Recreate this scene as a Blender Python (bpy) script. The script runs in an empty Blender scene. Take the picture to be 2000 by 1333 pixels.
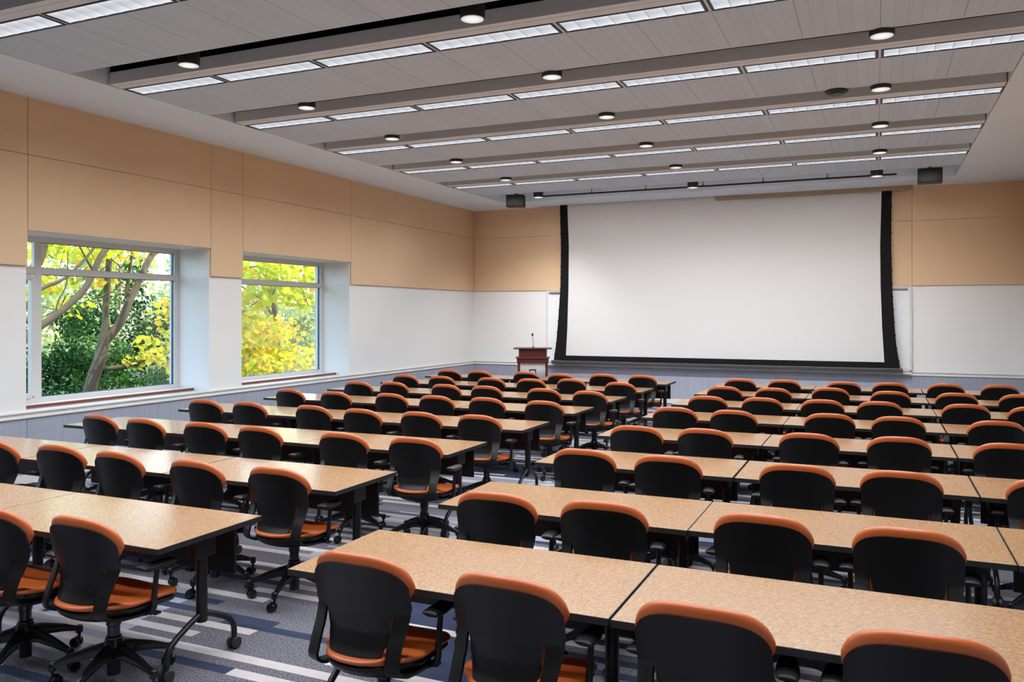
import bpy, bmesh, math, random
from mathutils import Vector, Matrix, noise
PI = math.pi
rnd = random.Random(7)
scene = bpy.context.scene
COL = scene.collection

# ------------------------------------------------------------------ helpers
def rgb(r, g, b):
    f = lambda c: (c/255/12.92) if c/255 <= .04045 else ((c/255+.055)/1.055)**2.4
    return (f(r), f(g), f(b), 1)

class NT:
    def __init__(s, mat):
        mat.use_nodes = True
        s.t = mat.node_tree; s.n = s.t.nodes; s.l = s.t.links
        s.bsdf = s.n.get('Principled BSDF'); s.out = s.n.get('Material Output')
    def add(s, typ, **kw):
        n = s.n.new(typ)
        for k, v in kw.items():
            if k.startswith('i_'): n.inputs[k[2:]].default_value = v
            else: setattr(n, k, v)
        return n
    def link(s, a, b): s.l.new(a, b)
    def math(s, op, a, b=None):
        n = s.n.new('ShaderNodeMath'); n.operation = op
        for i, v in enumerate((a, b)):
            if v is None: continue
            if isinstance(v, (int, float)): n.inputs[i].default_value = v
            else: s.l.new(v, n.inputs[i])
        return n.outputs[0]
    def mix(s, fac, a, b, blend='MIX'):
        n = s.n.new('ShaderNodeMix'); n.data_type = 'RGBA'; n.blend_type = blend
        for sock, v in ((n.inputs[0], fac), (n.inputs[6], a), (n.inputs[7], b)):
            if isinstance(v, (int, float, tuple)): sock.default_value = v
            else: s.l.new(v, sock)
        return n.outputs[2]

def mat(name, col, rough=.5, metal=0., spec=.5, bump=0., bscale=200., vary=0., vscale=8., coat=0.):
    m = bpy.data.materials.new(name); t = NT(m); b = t.bsdf
    b.inputs['Base Color'].default_value = col
    b.inputs['Roughness'].default_value = rough; b.inputs['Metallic'].default_value = metal
    b.inputs['Specular IOR Level'].default_value = spec
    if coat: b.inputs['Coat Weight'].default_value = coat; b.inputs['Coat Roughness'].default_value = .12
    tc = t.add('ShaderNodeTexCoord')
    if vary:
        nz = t.add('ShaderNodeTexNoise'); nz.inputs['Scale'].default_value = vscale; nz.inputs['Detail'].default_value = 4
        t.link(tc.outputs['Object'], nz.inputs['Vector'])
        f = t.math('MULTIPLY_ADD', nz.outputs['Fac'], vary*2); f.node.inputs[2].default_value = 1-vary
        v = t.add('ShaderNodeHueSaturation'); v.inputs['Color'].default_value = col
        t.link(f, v.inputs['Value']); t.link(v.outputs[0], b.inputs['Base Color'])
    if bump:
        nz = t.add('ShaderNodeTexNoise'); nz.inputs['Scale'].default_value = bscale; nz.inputs['Detail'].default_value = 2
        t.link(tc.outputs['Object'], nz.inputs['Vector'])
        bp = t.add('ShaderNodeBump'); bp.inputs['Strength'].default_value = bump; bp.inputs['Distance'].default_value = .002
        t.link(nz.outputs['Fac'], bp.inputs['Height']); t.link(bp.outputs[0], b.inputs['Normal'])
    return m

class MB:
    def __init__(s): s.v = []; s.f = []; s.m = []
    def add(s, vs, fs, mi=0):
        o = len(s.v); s.v += [tuple(p) for p in vs]
        for f in fs: s.f.append(tuple(o+i for i in f)); s.m.append(mi)
        return s
    def box(s, x0, x1, y0, y1, z0, z1, bev=0., mi=0, M=None):
        bm = bmesh.new(); bmesh.ops.create_cube(bm, size=1)
        for v in bm.verts:
            v.co = Vector((x0+(v.co.x+.5)*(x1-x0), y0+(v.co.y+.5)*(y1-y0), z0+(v.co.z+.5)*(z1-z0)))
        if bev:
            bmesh.ops.bevel(bm, geom=bm.edges[:], offset=bev, segments=2, affect='EDGES', profile=.5)
        s.bm(bm, mi, M); return s
    def bm(s, bm, mi=0, M=None):
        bm.verts.ensure_lookup_table(); bm.verts.index_update()
        s.add([(M @ v.co if M else v.co) for v in bm.verts], [[v.index for v in f.verts] for f in bm.faces], mi); bm.free()
    def tube(s, pts, r, n=10, cap=True, mi=0, flat=1.0):
        pts = [Vector(p) for p in pts]; k = len(pts)
        rs = r if isinstance(r, (list, tuple)) else [r]*k
        vs = []; up = None
        for i, p in enumerate(pts):
            d = (pts[min(i+1, k-1)]-pts[max(i-1, 0)]).normalized()
            if up is None:
                up = Vector((0, 0, 1)) if abs(d.z) < .9 else Vector((1, 0, 0))
            a = d.cross(up).normalized(); b = a.cross(d).normalized(); up = b
            for j in range(n):
                t = 2*PI*j/n
                vs.append(p + (a*math.cos(t) + b*math.sin(t)*flat)*rs[i])
        fs = [(i*n+j, i*n+(j+1) % n, (i+1)*n+(j+1) % n, (i+1)*n+j) for i in range(k-1) for j in range(n)]
        if cap: fs += [tuple(range(n-1, -1, -1)), tuple((k-1)*n+j for j in range(n))]
        return s.add(vs, fs, mi)
    def lathe(s, prof, c=(0, 0, 0), n=20, axis='z', mi=0, M=None):
        vs = []
        for r, h in prof:
            for j in range(n):
                t = 2*PI*j/n; a, b = r*math.cos(t), r*math.sin(t)
                p = {'z': (a, b, h), 'x': (h, a, b), 'y': (b, h, a)}[axis]
                p = Vector(p)
                if M: p = M @ p
                vs.append(p+Vector(c))
        k = len(prof)
        fs = [(i*n+j, i*n+(j+1) % n, (i+1)*n+(j+1) % n, (i+1)*n+j) for i in range(k-1) for j in range(n)]
        fs += [tuple(range(n-1, -1, -1)), tuple((k-1)*n+j for j in range(n))]
        return s.add(vs, fs, mi)
    def build(s, name, mats, parent=None, smooth=40, loc=None):
        me = bpy.data.meshes.new(name); me.from_pydata(s.v, [], s.f); me.update()
        mats = mats if isinstance(mats, (list, tuple)) else [mats]
        for m in mats: me.materials.append(m)
        if len(mats) > 1: me.polygons.foreach_set('material_index', s.m)
        if smooth:
            me.polygons.foreach_set('use_smooth', [True]*len(me.polygons))
            me.set_sharp_from_angle(angle=math.radians(smooth))
        o = bpy.data.objects.new(name, me); COL.objects.link(o)
        if parent: o.parent = parent
        if loc: o.location = loc
        return o

def fixnormals(o):
    bm = bmesh.new(); bm.from_mesh(o.data); bmesh.ops.recalc_face_normals(bm, faces=bm.faces[:]); bm.to_mesh(o.data); bm.free(); return o

def tag(o, label=None, cat=None, group=None, kind=None):
    if label: o['label'] = label
    if cat: o['category'] = cat
    if group: o['group'] = group
    if kind: o['kind'] = kind
    return o
def empty(name, loc=(0, 0, 0), rz=0):
    o = bpy.data.objects.new(name, None); COL.objects.link(o); o.location = loc; o.rotation_euler = (0, 0, rz)
    o.empty_display_size = .1; return o
def copy_tree(o, parent=None):
    c = o.copy(); COL.objects.link(c)
    if parent: c.parent = parent
    for ch in o.children: copy_tree(ch, c)
    return c
def struct(o): o['kind'] = 'structure'; return o

# ------------------------------------------------------------------ room dimensions (metres; floor z=0, camera above the origin)
WX, RX = -8.74, 2.52          # left (window) wall, right wall
FY, BY = 17.46, -3.0          # front (screen) wall, back wall
CZ = 4.34                     # soffit height
TX0, TX1 = -7.48, 1.26        # ceiling tray
SILL, RAIL0, BEIGE, HEAD = .80, .735, 2.45, 2.85

# ------------------------------------------------------------------ materials
M = {}
def beige_mat():
    m = mat('beige_fabric', rgb(217, 185, 151), .85, spec=.2, bump=.15, bscale=500, vary=.03, vscale=3); return m
M['beige'] = beige_mat()
M['white'] = mat('white_paint', rgb(226, 224, 222), .6, spec=.3, vary=.01)
M['soffit'] = mat('soffit_paint', rgb(226, 240, 252), .8, spec=.2, vary=.01)
M['trim'] = mat('trim_paint', rgb(214, 210, 206), .45)
M['black'] = mat('black_void', (.004, .004, .004, 1), .9, spec=0)
M['blackedge'] = mat('black_edge', rgb(36, 35, 35), .45, spec=.3)
M['blackmetal'] = mat('black_metal', rgb(20, 20, 21), .4, spec=.4)
M['plastic'] = mat('charcoal_shell', rgb(19, 18, 18), .36, spec=.3)
M['armpad'] = mat('arm_rubber', rgb(22, 22, 22), .5, spec=.35, bump=.1, bscale=700)
M['gloss'] = mat('gloss_black', rgb(16, 16, 17), .22, spec=.5)
M['leather'] = mat('tan_leather', rgb(174, 84, 36), .36, spec=.55, bump=.12, bscale=420, vary=.06, vscale=5)
M['screenblack'] = mat('screen_black', rgb(22, 21, 22), .8, spec=.15)
M['bar'] = mat('screen_bar', rgb(62, 60, 60), .45)
M['screen'] = mat('screen_white', rgb(206, 204, 203), .9, spec=.1)
M['board'] = mat('whiteboard', rgb(226, 228, 230), .35)
M['wood'] = mat('mahogany', rgb(80, 27, 22), .4, vary=.2, vscale=12)
M['sillwood'] = mat('sill_wood', rgb(116, 56, 34), .35, vary=.1, vscale=20)
M['frame'] = mat('window_frame', rgb(205, 202, 200), .4)
M['gasket'] = mat('window_gasket', rgb(40, 70, 90), .4)
M['flap'] = mat('slot_flap', rgb(150, 128, 102), .7)
M['steel'] = mat('grey_metal', rgb(120, 120, 122), .4, metal=.6)
M['canblack'] = mat('can_black', rgb(40, 39, 40), .5)
M['ceilgrey'] = mat('fascia_grey', rgb(222, 228, 234), .6, spec=.3)

def wainscot_mat():
    m = mat('wainscot', rgb(160, 164, 180), .85, spec=.2); t = NT(m)
    tc = t.add('ShaderNodeTexCoord'); mp = t.add('ShaderNodeMapping'); mp.inputs['Scale'].default_value = (60, 60, 1.2)
    t.link(tc.outputs['Object'], mp.inputs[0]); nz = t.add('ShaderNodeTexNoise'); nz.inputs['Scale'].default_value = 1; nz.inputs['Detail'].default_value = 2
    t.link(mp.outputs[0], nz.inputs['Vector'])
    t.link(t.mix(nz.outputs['Fac'], rgb(138, 141, 156), rgb(168, 170, 182)), t.bsdf.inputs['Base Color']); return m
M['wainscot'] = wainscot_mat()

def plank_mat():
    m = mat('ceiling_plank', rgb(186, 181, 179), .55, spec=.35); t = NT(m)
    tc = t.add('ShaderNodeTexCoord'); sp = t.add('ShaderNodeSeparateXYZ'); t.link(tc.outputs['Object'], sp.inputs[0])
    x = t.math('ADD', sp.outputs[0], 7.46+12.475)
    a = t.math('FRACT', t.math('DIVIDE', x, .10396)); b = t.math('FRACT', t.math('DIVIDE', x, .62375))
    la = t.math('LESS_THAN', a, .035); lb = t.math('LESS_THAN', b, .012)
    cell = t.math('FLOOR', t.math('DIVIDE', x, .10396)); wn = t.add('ShaderNodeTexWhiteNoise', noise_dimensions='1D'); t.link(cell, wn.inputs['W'])
    nz = t.add('ShaderNodeTexNoise'); mp = t.add('ShaderNodeMapping'); mp.inputs['Scale'].default_value = (140, 1.5, 1)
    t.link(tc.outputs['Object'], mp.inputs[0]); t.link(mp.outputs[0], nz.inputs['Vector']); nz.inputs['Scale'].default_value = 1
    c0 = t.mix(wn.outputs['Value'], rgb(200, 217, 233), rgb(206, 223, 239))
    c1 = t.mix(t.math('MULTIPLY', nz.outputs['Fac'], .12), c0, rgb(130, 126, 125))
    c2 = t.mix(t.math('MULTIPLY', la, .35), c1, rgb(110, 106, 106)); c3 = t.mix(t.math('MULTIPLY', lb, .45), c2, rgb(80, 78, 78))
    t.link(c3, t.bsdf.inputs['Base Color']); return m
M['plank'] = plank_mat()

def cork_mat():
    m = mat('cork_laminate', rgb(214, 172, 128), .3, spec=.5); t = NT(m)
    tc = t.add('ShaderNodeTexCoord'); oi = t.add('ShaderNodeObjectInfo')
    ad = t.add('ShaderNodeVectorMath', operation='ADD'); t.link(tc.outputs['Object'], ad.inputs[0])
    cx = t.add('ShaderNodeCombineXYZ'); t.link(t.math('MULTIPLY', oi.outputs['Random'], 37), cx.inputs[0]); t.link(cx.outputs[0], ad.inputs[1])
    mp = t.add('ShaderNodeMapping'); mp.inputs['Scale'].default_value = (70, 150, 1); t.link(ad.outputs[0], mp.inputs[0])
    n1 = t.add('ShaderNodeTexNoise'); n1.inputs['Scale'].default_value = 1; n1.inputs['Detail'].default_value = 3; n1.inputs['Roughness'].default_value = .7
    t.link(mp.outputs[0], n1.inputs['Vector'])
    r = t.add('ShaderNodeValToRGB'); e = r.color_ramp.elements
    e[0].position = .33; e[0].color = rgb(116, 82, 54); e[1].position = .52; e[1].color = rgb(153, 118, 86)
    x = r.color_ramp.elements.new(.7); x.color = rgb(178, 144, 109)
    t.link(n1.outputs['Fac'], r.inputs[0])
    n2 = t.add('ShaderNodeTexNoise'); n2.inputs['Scale'].default_value = 9; n2.inputs['Detail'].default_value = 3
    t.link(ad.outputs[0], n2.inputs['Vector'])
    t.link(t.mix(t.math('MULTIPLY', n2.outputs['Fac'], .35), r.outputs[0], rgb(147, 108, 74)), t.bsdf.inputs['Base Color'])
    t.bsdf.inputs['Roughness'].default_value = .19; t.bsdf.inputs['Specular IOR Level'].default_value = .38
    return m
M['cork'] = cork_mat()

def carpet_mat():
    m = mat('striped_carpet', rgb(110, 108, 122), .95, spec=.05); t = NT(m)
    tc = t.add('ShaderNodeTexCoord'); sp = t.add('ShaderNodeSeparateXYZ'); t.link(tc.outputs['Object'], sp.inputs[0])
    X, Y = sp.outputs[0], sp.outputs[1]
    def wn(a, b, seed):
        c = t.add('ShaderNodeCombineXYZ'); t.link(a, c.inputs[0]); t.link(b, c.inputs[1]); c.inputs[2].default_value = seed
        w = t.add('ShaderNodeTexWhiteNoise', noise_dimensions='3D'); t.link(c.outputs[0], w.inputs['Vector']); return w.outputs['Value']
    def flo(v, s): return t.math('FLOOR', t.math('DIVIDE', v, s))
    # large regions
    ry = flo(Y, .62); rx = flo(t.math('ADD', X, t.math('MULTIPLY', wn(ry, ry, 1.), 2.)), 1.35)
    reg = wn(rx, ry, 2.)
    nz = t.add('ShaderNodeTexNoise'); nz.inputs['Scale'].default_value = 95; nz.inputs['Detail'].default_value = 3; nz.inputs['Roughness'].default_value = .8
    t.link(tc.outputs['Object'], nz.inputs['Vector'])
    n2 = t.add('ShaderNodeTexNoise'); n2.inputs['Scale'].default_value = 6; n2.inputs['Detail'].default_value = 5
    t.link(tc.outputs['Object'], n2.inputs['Vector'])
    r = t.add('ShaderNodeValToRGB'); e = r.color_ramp.elements; e[0].position = .42; e[0].color = rgb(60, 57, 64); e[1].position = .60; e[1].color = rgb(126, 121, 128)
    t.link(nz.outputs['Fac'], r.inputs[0])
    navy = t.mix(n2.outputs['Fac'], rgb(28, 34, 54), rgb(46, 56, 80))
    lite = t.mix(n2.outputs['Fac'], rgb(136, 136, 154), rgb(160, 160, 176))
    base = t.mix(t.math('GREATER_THAN', reg, .55), r.outputs[0], lite)
    base = t.mix(t.math('GREATER_THAN', reg, .84), base, navy)
    # stripes along x
    sy = flo(Y, .078); off = t.math('MULTIPLY', wn(sy, sy, 5.), 3.)
    sx = flo(t.math('ADD', X, off), .95); st = wn(sx, sy, 6.)
    odd = t.math('GREATER_THAN', t.math('FRACT', t.math('DIVIDE', Y, .156)), .5)
    pale = t.mix(n2.outputs['Fac'], rgb(172, 161, 160), rgb(198, 187, 186))
    s1 = t.math('MULTIPLY', odd, t.math('LESS_THAN', st, .40))
    base = t.mix(s1, base, pale)
    base = t.mix(t.math('GREATER_THAN', st, .80), base, navy)
    s3 = t.math('MULTIPLY', t.math('GREATER_THAN', st, .70), t.math('LESS_THAN', st, .80))
    base = t.mix(s3, base, r.outputs[0])
    fin = t.mix(t.math('MULTIPLY', nz.outputs['Fac'], .3), base, rgb(90, 88, 100))
    t.link(fin, t.bsdf.inputs['Base Color'])
    bp = t.add('ShaderNodeBump'); bp.inputs['Strength'].default_value = .3; bp.inputs['Distance'].default_value = .003
    t.link(nz.outputs['Fac'], bp.inputs['Height']); t.link(bp.outputs[0], t.bsdf.inputs['Normal'])
    return m
M['carpet'] = carpet_mat()

def glass_mat():
    m = bpy.data.materials.new('window_glass'); t = NT(m); t.n.remove(t.bsdf)
    tr = t.add('ShaderNodeBsdfTransparent'); tr.inputs[0].default_value = (.93, .97, .96, 1)
    gl = t.add('ShaderNodeBsdfGlossy'); gl.inputs['Roughness'].default_value = .02
    fr = t.add('ShaderNodeFresnel'); fr.inputs[0].default_value = 1.45
    mx = t.add('ShaderNodeMixShader'); t.link(t.math('MULTIPLY', fr.outputs[0], .2), mx.inputs[0]); t.link(tr.outputs[0], mx.inputs[1]); t.link(gl.outputs[0], mx.inputs[2])
    t.link(mx.outputs[0], t.out.inputs[0]); return m
M['glass'] = glass_mat()

def lens_mat():
    # parabolic louvre lens: eight cells per fixture, brighter along the lamp side
    m = bpy.data.materials.new('lamp_lens'); t = NT(m); t.n.remove(t.bsdf)
    tc = t.add('ShaderNodeTexCoord'); sp = t.add('ShaderNodeSeparateXYZ'); t.link(tc.outputs['Object'], sp.inputs[0])
    fx = t.math('FRACT', t.math('MULTIPLY', sp.outputs[0], 8/1.19))
    edge = t.math('ABSOLUTE', t.math('SUBTRACT', fx, .5))
    cell = t.math('SUBTRACT', 1., t.math('MULTIPLY', t.math('GREATER_THAN', edge, .47), .38))
    yy = t.math('DIVIDE', sp.outputs[1], .25)
    g = t.math('ADD', .62, t.math('MULTIPLY', t.math('POWER', t.math('ABSOLUTE', t.math('SUBTRACT', yy, .5)), 1.6), 1.1))
    g = t.math('ADD', g, t.math('MULTIPLY', fx, .16))
    e = t.add('ShaderNodeEmission'); e.inputs[0].default_value = (.90, .93, 1., 1)
    t.link(t.math('MULTIPLY', t.math('MULTIPLY', g, cell), .93), e.inputs[1]); t.link(e.outputs[0], t.out.inputs[0]); return m
M['lens'] = lens_mat()
def emit_mat(name, col, s):
    m = bpy.data.materials.new(name); t = NT(m); t.n.remove(t.bsdf)
    tc = t.add('ShaderNodeTexCoord'); ln = t.add('ShaderNodeVectorMath', operation='LENGTH'); t.link(tc.outputs['Object'], ln.inputs[0])
    e = t.add('ShaderNodeEmission'); e.inputs[0].default_value = col
    t.link(t.math('SUBTRACT', s, t.math('MULTIPLY', t.math('POWER', ln.outputs['Value'], 2.), 42.)), e.inputs[1])
    t.link(e.outputs[0], t.out.inputs[0]); return m
M['canlens'] = emit_mat('downlight_lens', (1, .98, .95, 1), 1.0)

def leaf_mat(name, cols, trans=.5):
    m = bpy.data.materials.new(name); t = NT(m); t.n.remove(t.bsdf)
    g = t.add('ShaderNodeNewGeometry'); r = t.add('ShaderNodeValToRGB'); cr = r.color_ramp
    cr.elements[0].color = cols[0]; cr.elements[0].position = 0; cr.elements[1].color = cols[-1]; cr.elements[1].position = 1
    for i, c in enumerate(cols[1:-1]):
        cr.elements.new((i+1)/(len(cols)-1)).color = c
    t.link(g.outputs['Random Per Island'], r.inputs[0])
    d = t.add('ShaderNodeBsdfDiffuse'); tl = t.add('ShaderNodeBsdfTranslucent'); mx = t.add('ShaderNodeMixShader'); mx.inputs[0].default_value = trans
    t.link(r.outputs[0], d.inputs[0]); t.link(r.outputs[0], tl.inputs[0]); t.link(d.outputs[0], mx.inputs[1]); t.link(tl.outputs[0], mx.inputs[2])
    t.link(mx.outputs[0], t.out.inputs[0]); return m
LY = [rgb(180, 190, 60), rgb(216, 214, 70), rgb(236, 220, 84), rgb(196, 208, 66), rgb(238, 206, 84), rgb(232, 158, 70), rgb(212, 218, 96), rgb(150, 172, 60)]
LG = [rgb(170, 190, 50), rgb(200, 215, 60), rgb(225, 220, 60), rgb(160, 185, 55), rgb(210, 220, 90), rgb(220, 150, 60)]
M['leaf_yellow'] = leaf_mat('yellow_leaves', LY); M['leaf_lime'] = leaf_mat('lime_leaves', LG)
M['leaf_green'] = leaf_mat('green_leaves', [rgb(24, 52, 24), rgb(46, 86, 36), rgb(84, 130, 56), rgb(32, 66, 32)], .35)
M['leaf_dark'] = leaf_mat('evergreen_leaves', [rgb(14, 34, 20), rgb(28, 60, 32), rgb(62, 106, 56), rgb(20, 46, 26)], .3)
M['leaf_pale'] = leaf_mat('pale_leaves', [rgb(160, 176, 136), rgb(138, 160, 116), rgb(182, 192, 128), rgb(196, 186, 116)], .5)  # distance fading of the far trees put into the leaf colour
M['bark'] = mat('bark', rgb(90, 78, 62), .9, bump=.6, bscale=40, vary=.35, vscale=9)
M['lawn'] = mat('lawn', rgb(52, 66, 34), .95, vary=.4, vscale=1.5)
M['brick'] = mat('brick', rgb(150, 110, 96), .9, vary=.2, vscale=6)

# ------------------------------------------------------------------ SETTING
f = MB().box(WX-.02, RX+.02, BY-.02, FY+.02, -.1, 0).build('floor', M['carpet'], smooth=0); struct(f)
openings = [(2.805, 5.57), (6.235, 9.005), (9.665, 12.43)]
WT = -9.50   # outer face of the window wall
wl = MB()
wl.box(WT, WX, BY, FY, -.1, RAIL0+.02)
edges = [BY] + [e for o in openings for e in o] + [FY]
for i in range(0, len(edges), 2): wl.box(WT, WX, edges[i], edges[i+1], RAIL0+.02, HEAD)
wl.box(WT, WX, BY, FY, HEAD, CZ+.8)
M['white_left'] = mat('white_paint_left', rgb(224, 222, 220), .6, spec=.3, vary=.01)
wall_left = struct(wl.build('wall_left', M['white_left'], smooth=0))
# gray wainscot panels with open joints that line up with the openings
ws = MB(); js = [BY]+[e for o in openings for e in o]+[15.0, FY]
for a, b in zip(js[:-1], js[1:]): ws.box(WX, WX+.012, a+.003, b-.003, .1, RAIL0)
ws.build('wainscot', M['wainscot'], wall_left, 0)
bp = MB(); T = .03
segs = [(BY, 2.805, BEIGE), (2.805, 5.57, HEAD), (5.57, 6.235, BEIGE), (6.235, 9.015, HEAD), (9.015, 9.665, BEIGE), (9.665, 12.445, HEAD), (12.445, FY-.001, BEIGE)]
for a, b, z0 in segs:
    zs = 3.70
    bp.box(WX, WX+T, a+.003, b-.003, z0, zs-.002, .004)
    if b > 17: bp.box(WX, WX+T, a+.003, 14.95, zs+.002, CZ, .004); bp.box(WX, WX+T, 14.955, b-.003, zs+.002, CZ, .004)
    else: bp.box(WX, WX+T, a+.003, b-.003, zs+.002, CZ, .004)
bp.build('fabric_panel', M['beige'], wall_left, 0)
def rail_bm(horizontal, a, b):
    prof = [(0, .735), (.03, .735), (.03, .752), (.022, .757), (.022, .788), (.036, .792), (.036, .808), (0, .808)]
    vs = []; n = len(prof)
    for p in (a, b):
        for d, z in prof: vs.append((WX+d, p, z) if not horizontal else (p, FY-d, z))
    fs = [(i, (i+1) % n, n+(i+1) % n, n+i) for i in range(n)] + [tuple(range(n)), tuple(range(2*n-1, n-1, -1))]
    return MB().add(vs, fs)
fixnormals(struct(rail_bm(False, BY, FY-.036).build('trim_1', M['trim'], smooth=0)))
wb = MB().box(WX, RX, FY, FY+.2, -.1, CZ+.8)
wall_front = struct(wb.build('wall_front', M['white'], smooth=0))
ws = MB()
for a, b in zip([WX+.01, -6.87, -4.4, -1.9, .61], [-6.87, -4.4, -1.9, .61, RX]): ws.box(a+.002, b-.002, FY-.012, FY, .1, RAIL0)
ws.build('wainscot', M['wainscot'], wall_front, 0)
bp = MB()
for a, b in ((WX+T, .613), (.613, RX)):
    bp.box(a+.003, b-.003, FY-T, FY, BEIGE, 3.69-.002, .004); bp.box(a+.003, b-.003, FY-T, FY, 3.69+.002, CZ, .004)
bp.build('fabric_panel', M['beige'], wall_front, 0)
fixnormals(struct(rail_bm(True, WX+.036, -6.95).build('trim_2', M['trim'], smooth=0)))
fixnormals(struct(rail_bm(True, .62, RX).build('trim_3', M['trim'], smooth=0)))
struct(MB().box(WX+.012, RX, FY-.02, FY-.0005, 0, .1).build('baseboard_front', M['trim'], smooth=0))
struct(MB().box(WX+.0005, WX+.02, BY, FY-.02, 0, .1).build('baseboard_left', M['trim'], smooth=0))
wall_right = struct(MB().box(RX, RX+.2, BY, FY, -.1, CZ+.8).build('wall_right', M['white'], smooth=0))
ws = MB(); bp = MB(); ys = [BY+3.41*i for i in range(6)]+[FY-.04]
for a, b in zip(ys[:-1], ys[1:]):
    ws.box(RX-.012, RX, a+.003, b-.003, .1, RAIL0)
    bp.box(RX-T, RX, a+.003, b-.003, BEIGE, 3.698, .004); bp.box(RX-T, RX, a+.003, b-.003, 3.702, CZ, .004)
ws.build('wainscot', M['wainscot'], wall_right, 0); bp.build('fabric_panel', M['beige'], wall_right, 0)
M['backwall'] = mat('back_wall', rgb(116, 114, 113), .8, vary=.03)  # unseen wall, toned dark so the chair shells reflect less light
struct(MB().box(WT, RX+.2, BY-.2, BY, -.1, CZ+.8).build('wall_back', M['backwall'], smooth=0))

# ceiling: black deck, plaster soffit ring, plank panels, fascia beams
deck = MB().box(WT-.1, RX+.2, BY-.2, FY+.2, CZ+.8, CZ+.9)
ceiling = struct(deck.build('ceiling', M['black'], smooth=0))
so = MB()
so.box(WX, TX0, BY, FY, CZ, CZ+.8); so.box(TX1, RX, BY, FY, CZ, CZ+.8)
so.box(TX0, TX1, 16.36, 17.20, CZ, CZ+.8)
so.box(TX0, -7.0, 17.20, FY, CZ, CZ+.8); so.box(.6, TX1, 17.20, FY, CZ, CZ+.8); so.box(-7.0, .6, 17.37, FY, CZ, CZ+.8)
so.build('soffit', M['soffit'], ceiling, 0)
LYS = [2.66, 4.54, 6.42, 8.29, 10.17, 12.04, 13.92]   # near edge of each light strip
LW = .27
pan = MB()
for i, y in enumerate(LYS):
    pan.box(TX0+.012, TX1-.012, y+LW+.002, y+LW+.98, CZ, CZ+.03)
pan.box(TX0+.012, TX1-.012, BY, LYS[0]-.62, CZ, CZ+.03)
pan.build('plank_panel', M['plank'], ceiling, 0)
fa = MB()
for y in LYS:
    fa.box(TX0+.03, TX1-.012, y-.17, y-.155, CZ+.012, CZ+.132, .004)
    fa.box(TX0+.03, TX1-.012, y-.17, y-.03, CZ+.004, CZ+.016)
    fa.box(TX0+.03, TX1-.012, y-.10, y-.001, CZ, CZ+.010)
    # thin lip along the far edge of the panel in front of the gap
    if y != LYS[2]: fa.box(TX0+.012, TX1-.012, y-.625, y-.605, CZ-.001, CZ+.03)
    for k in range(1, 7): fa.box(TX0+.02+k*1.2475-.012, TX0+.02+k*1.2475+.012, y+.004, y+LW-.004, CZ+.001, CZ+.01)
pl = MB()
for y in LYS: pl.box(TX0+.02, TX1-.012, y-.15, y+LW+.7, CZ+.10, CZ+.79)  # black boxes added so the gaps above the fascia look dark
pl.build('gap_dark_fill', M['black'], ceiling, 0)
MB().box(TX0, TX1, 15.2, 16.36, CZ+.30, CZ+.34).build('recess_top', M['soffit'], ceiling, 0)
fa.build('fascia', M['ceilgrey'], ceiling, 0)

# windows: frame, glass, timber sill board
def window(idx, y0, y1):
    xg = -9.35; mull = y0+.57
    fr = MB(); x0, x1 = xg-.03, xg+.03; zb, zt = .80, 2.85
    fr.box(x0, x1, y0, y1, zb, zb+.09, .005); fr.box(x0, x1, y0, y1, zt-.07, zt, .005)
    fr.box(x0, x1, y0, y0+.06, zb+.09, zt-.07, .005); fr.box(x0, x1, y1-.075, y1, zb+.09, zt-.07, .005)
    fr.box(x0, x1, mull-.05, mull+.045, zb+.09, zt-.07, .005)
    fr.box(x0, x1, y0+.06, mull-.05, 2.39, 2.48, .005); fr.box(x0, x1, mull+.045, y1-.075, 2.39, 2.47, .005)
    # inner sash of the narrow casement
    fr.box(xg-.02, xg+.05, mull-.10, mull-.05, zb+.12, 2.36, .004); fr.box(xg-.02, xg+.05, y0+.06, y0+.10, zb+.12, 2.36, .004)
    fr.box(xg-.02, xg+.05, y0+.10, mull-.10, zb+.09, zb+.15, .004); fr.box(xg-.02, xg+.05, y0+.10, mull-.10, 2.32, 2.38, .004)
    o = struct(fr.build('window_%d' % idx, M['frame'], smooth=0))
    g = MB()
    for a, b, c, d in ((mull+.04, y1-.07, zb+.085, 2.395), (mull+.04, y1-.07, 2.465, zt-.065), (y0+.055, mull-.045, zb+.085, 2.395), (y0+.055, mull-.045, 2.475, zt-.065)):
        g.box(xg-.012, xg-.004, a, b, c, d)
    g.build('pane', M['glass'], o, 0)
    k = MB()
    for a, b, c, d in ((mull+.045, y1-.075, zb+.09, 2.39), (mull+.045, y1-.075, 2.47, zt-.07)):
        for q in (a, b-.008): k.box(xg-.028, xg+.002, q, q+.008, c, d)
        k.box(xg-.028, xg+.002, a, b, c, c+.006); k.box(xg-.028, xg+.002, a, b, d-.006, d)
    k.build('gasket', M['gasket'], o, 0)
    s = MB().box(WT+.02, WX, y0, y1, RAIL0, SILL-.004).build('trim_%d' % (10+idx), M['trim'], smooth=0); struct(s)
    b = MB().box(xg+.03, -9.04, y0+.002, y1-.002, SILL-.004, .832, .003).build('trim_%d' % (20+idx), M['trim'], smooth=0); struct(b)
    MB().box(-9.04, -9.028, y0+.002, y1-.002, SILL+.006, .840, .002).build('sill_nosing', M['sillwood'], b, 0)
window(1, *openings[1]); window(2, *openings[2])
window(3, *openings[0])

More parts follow.
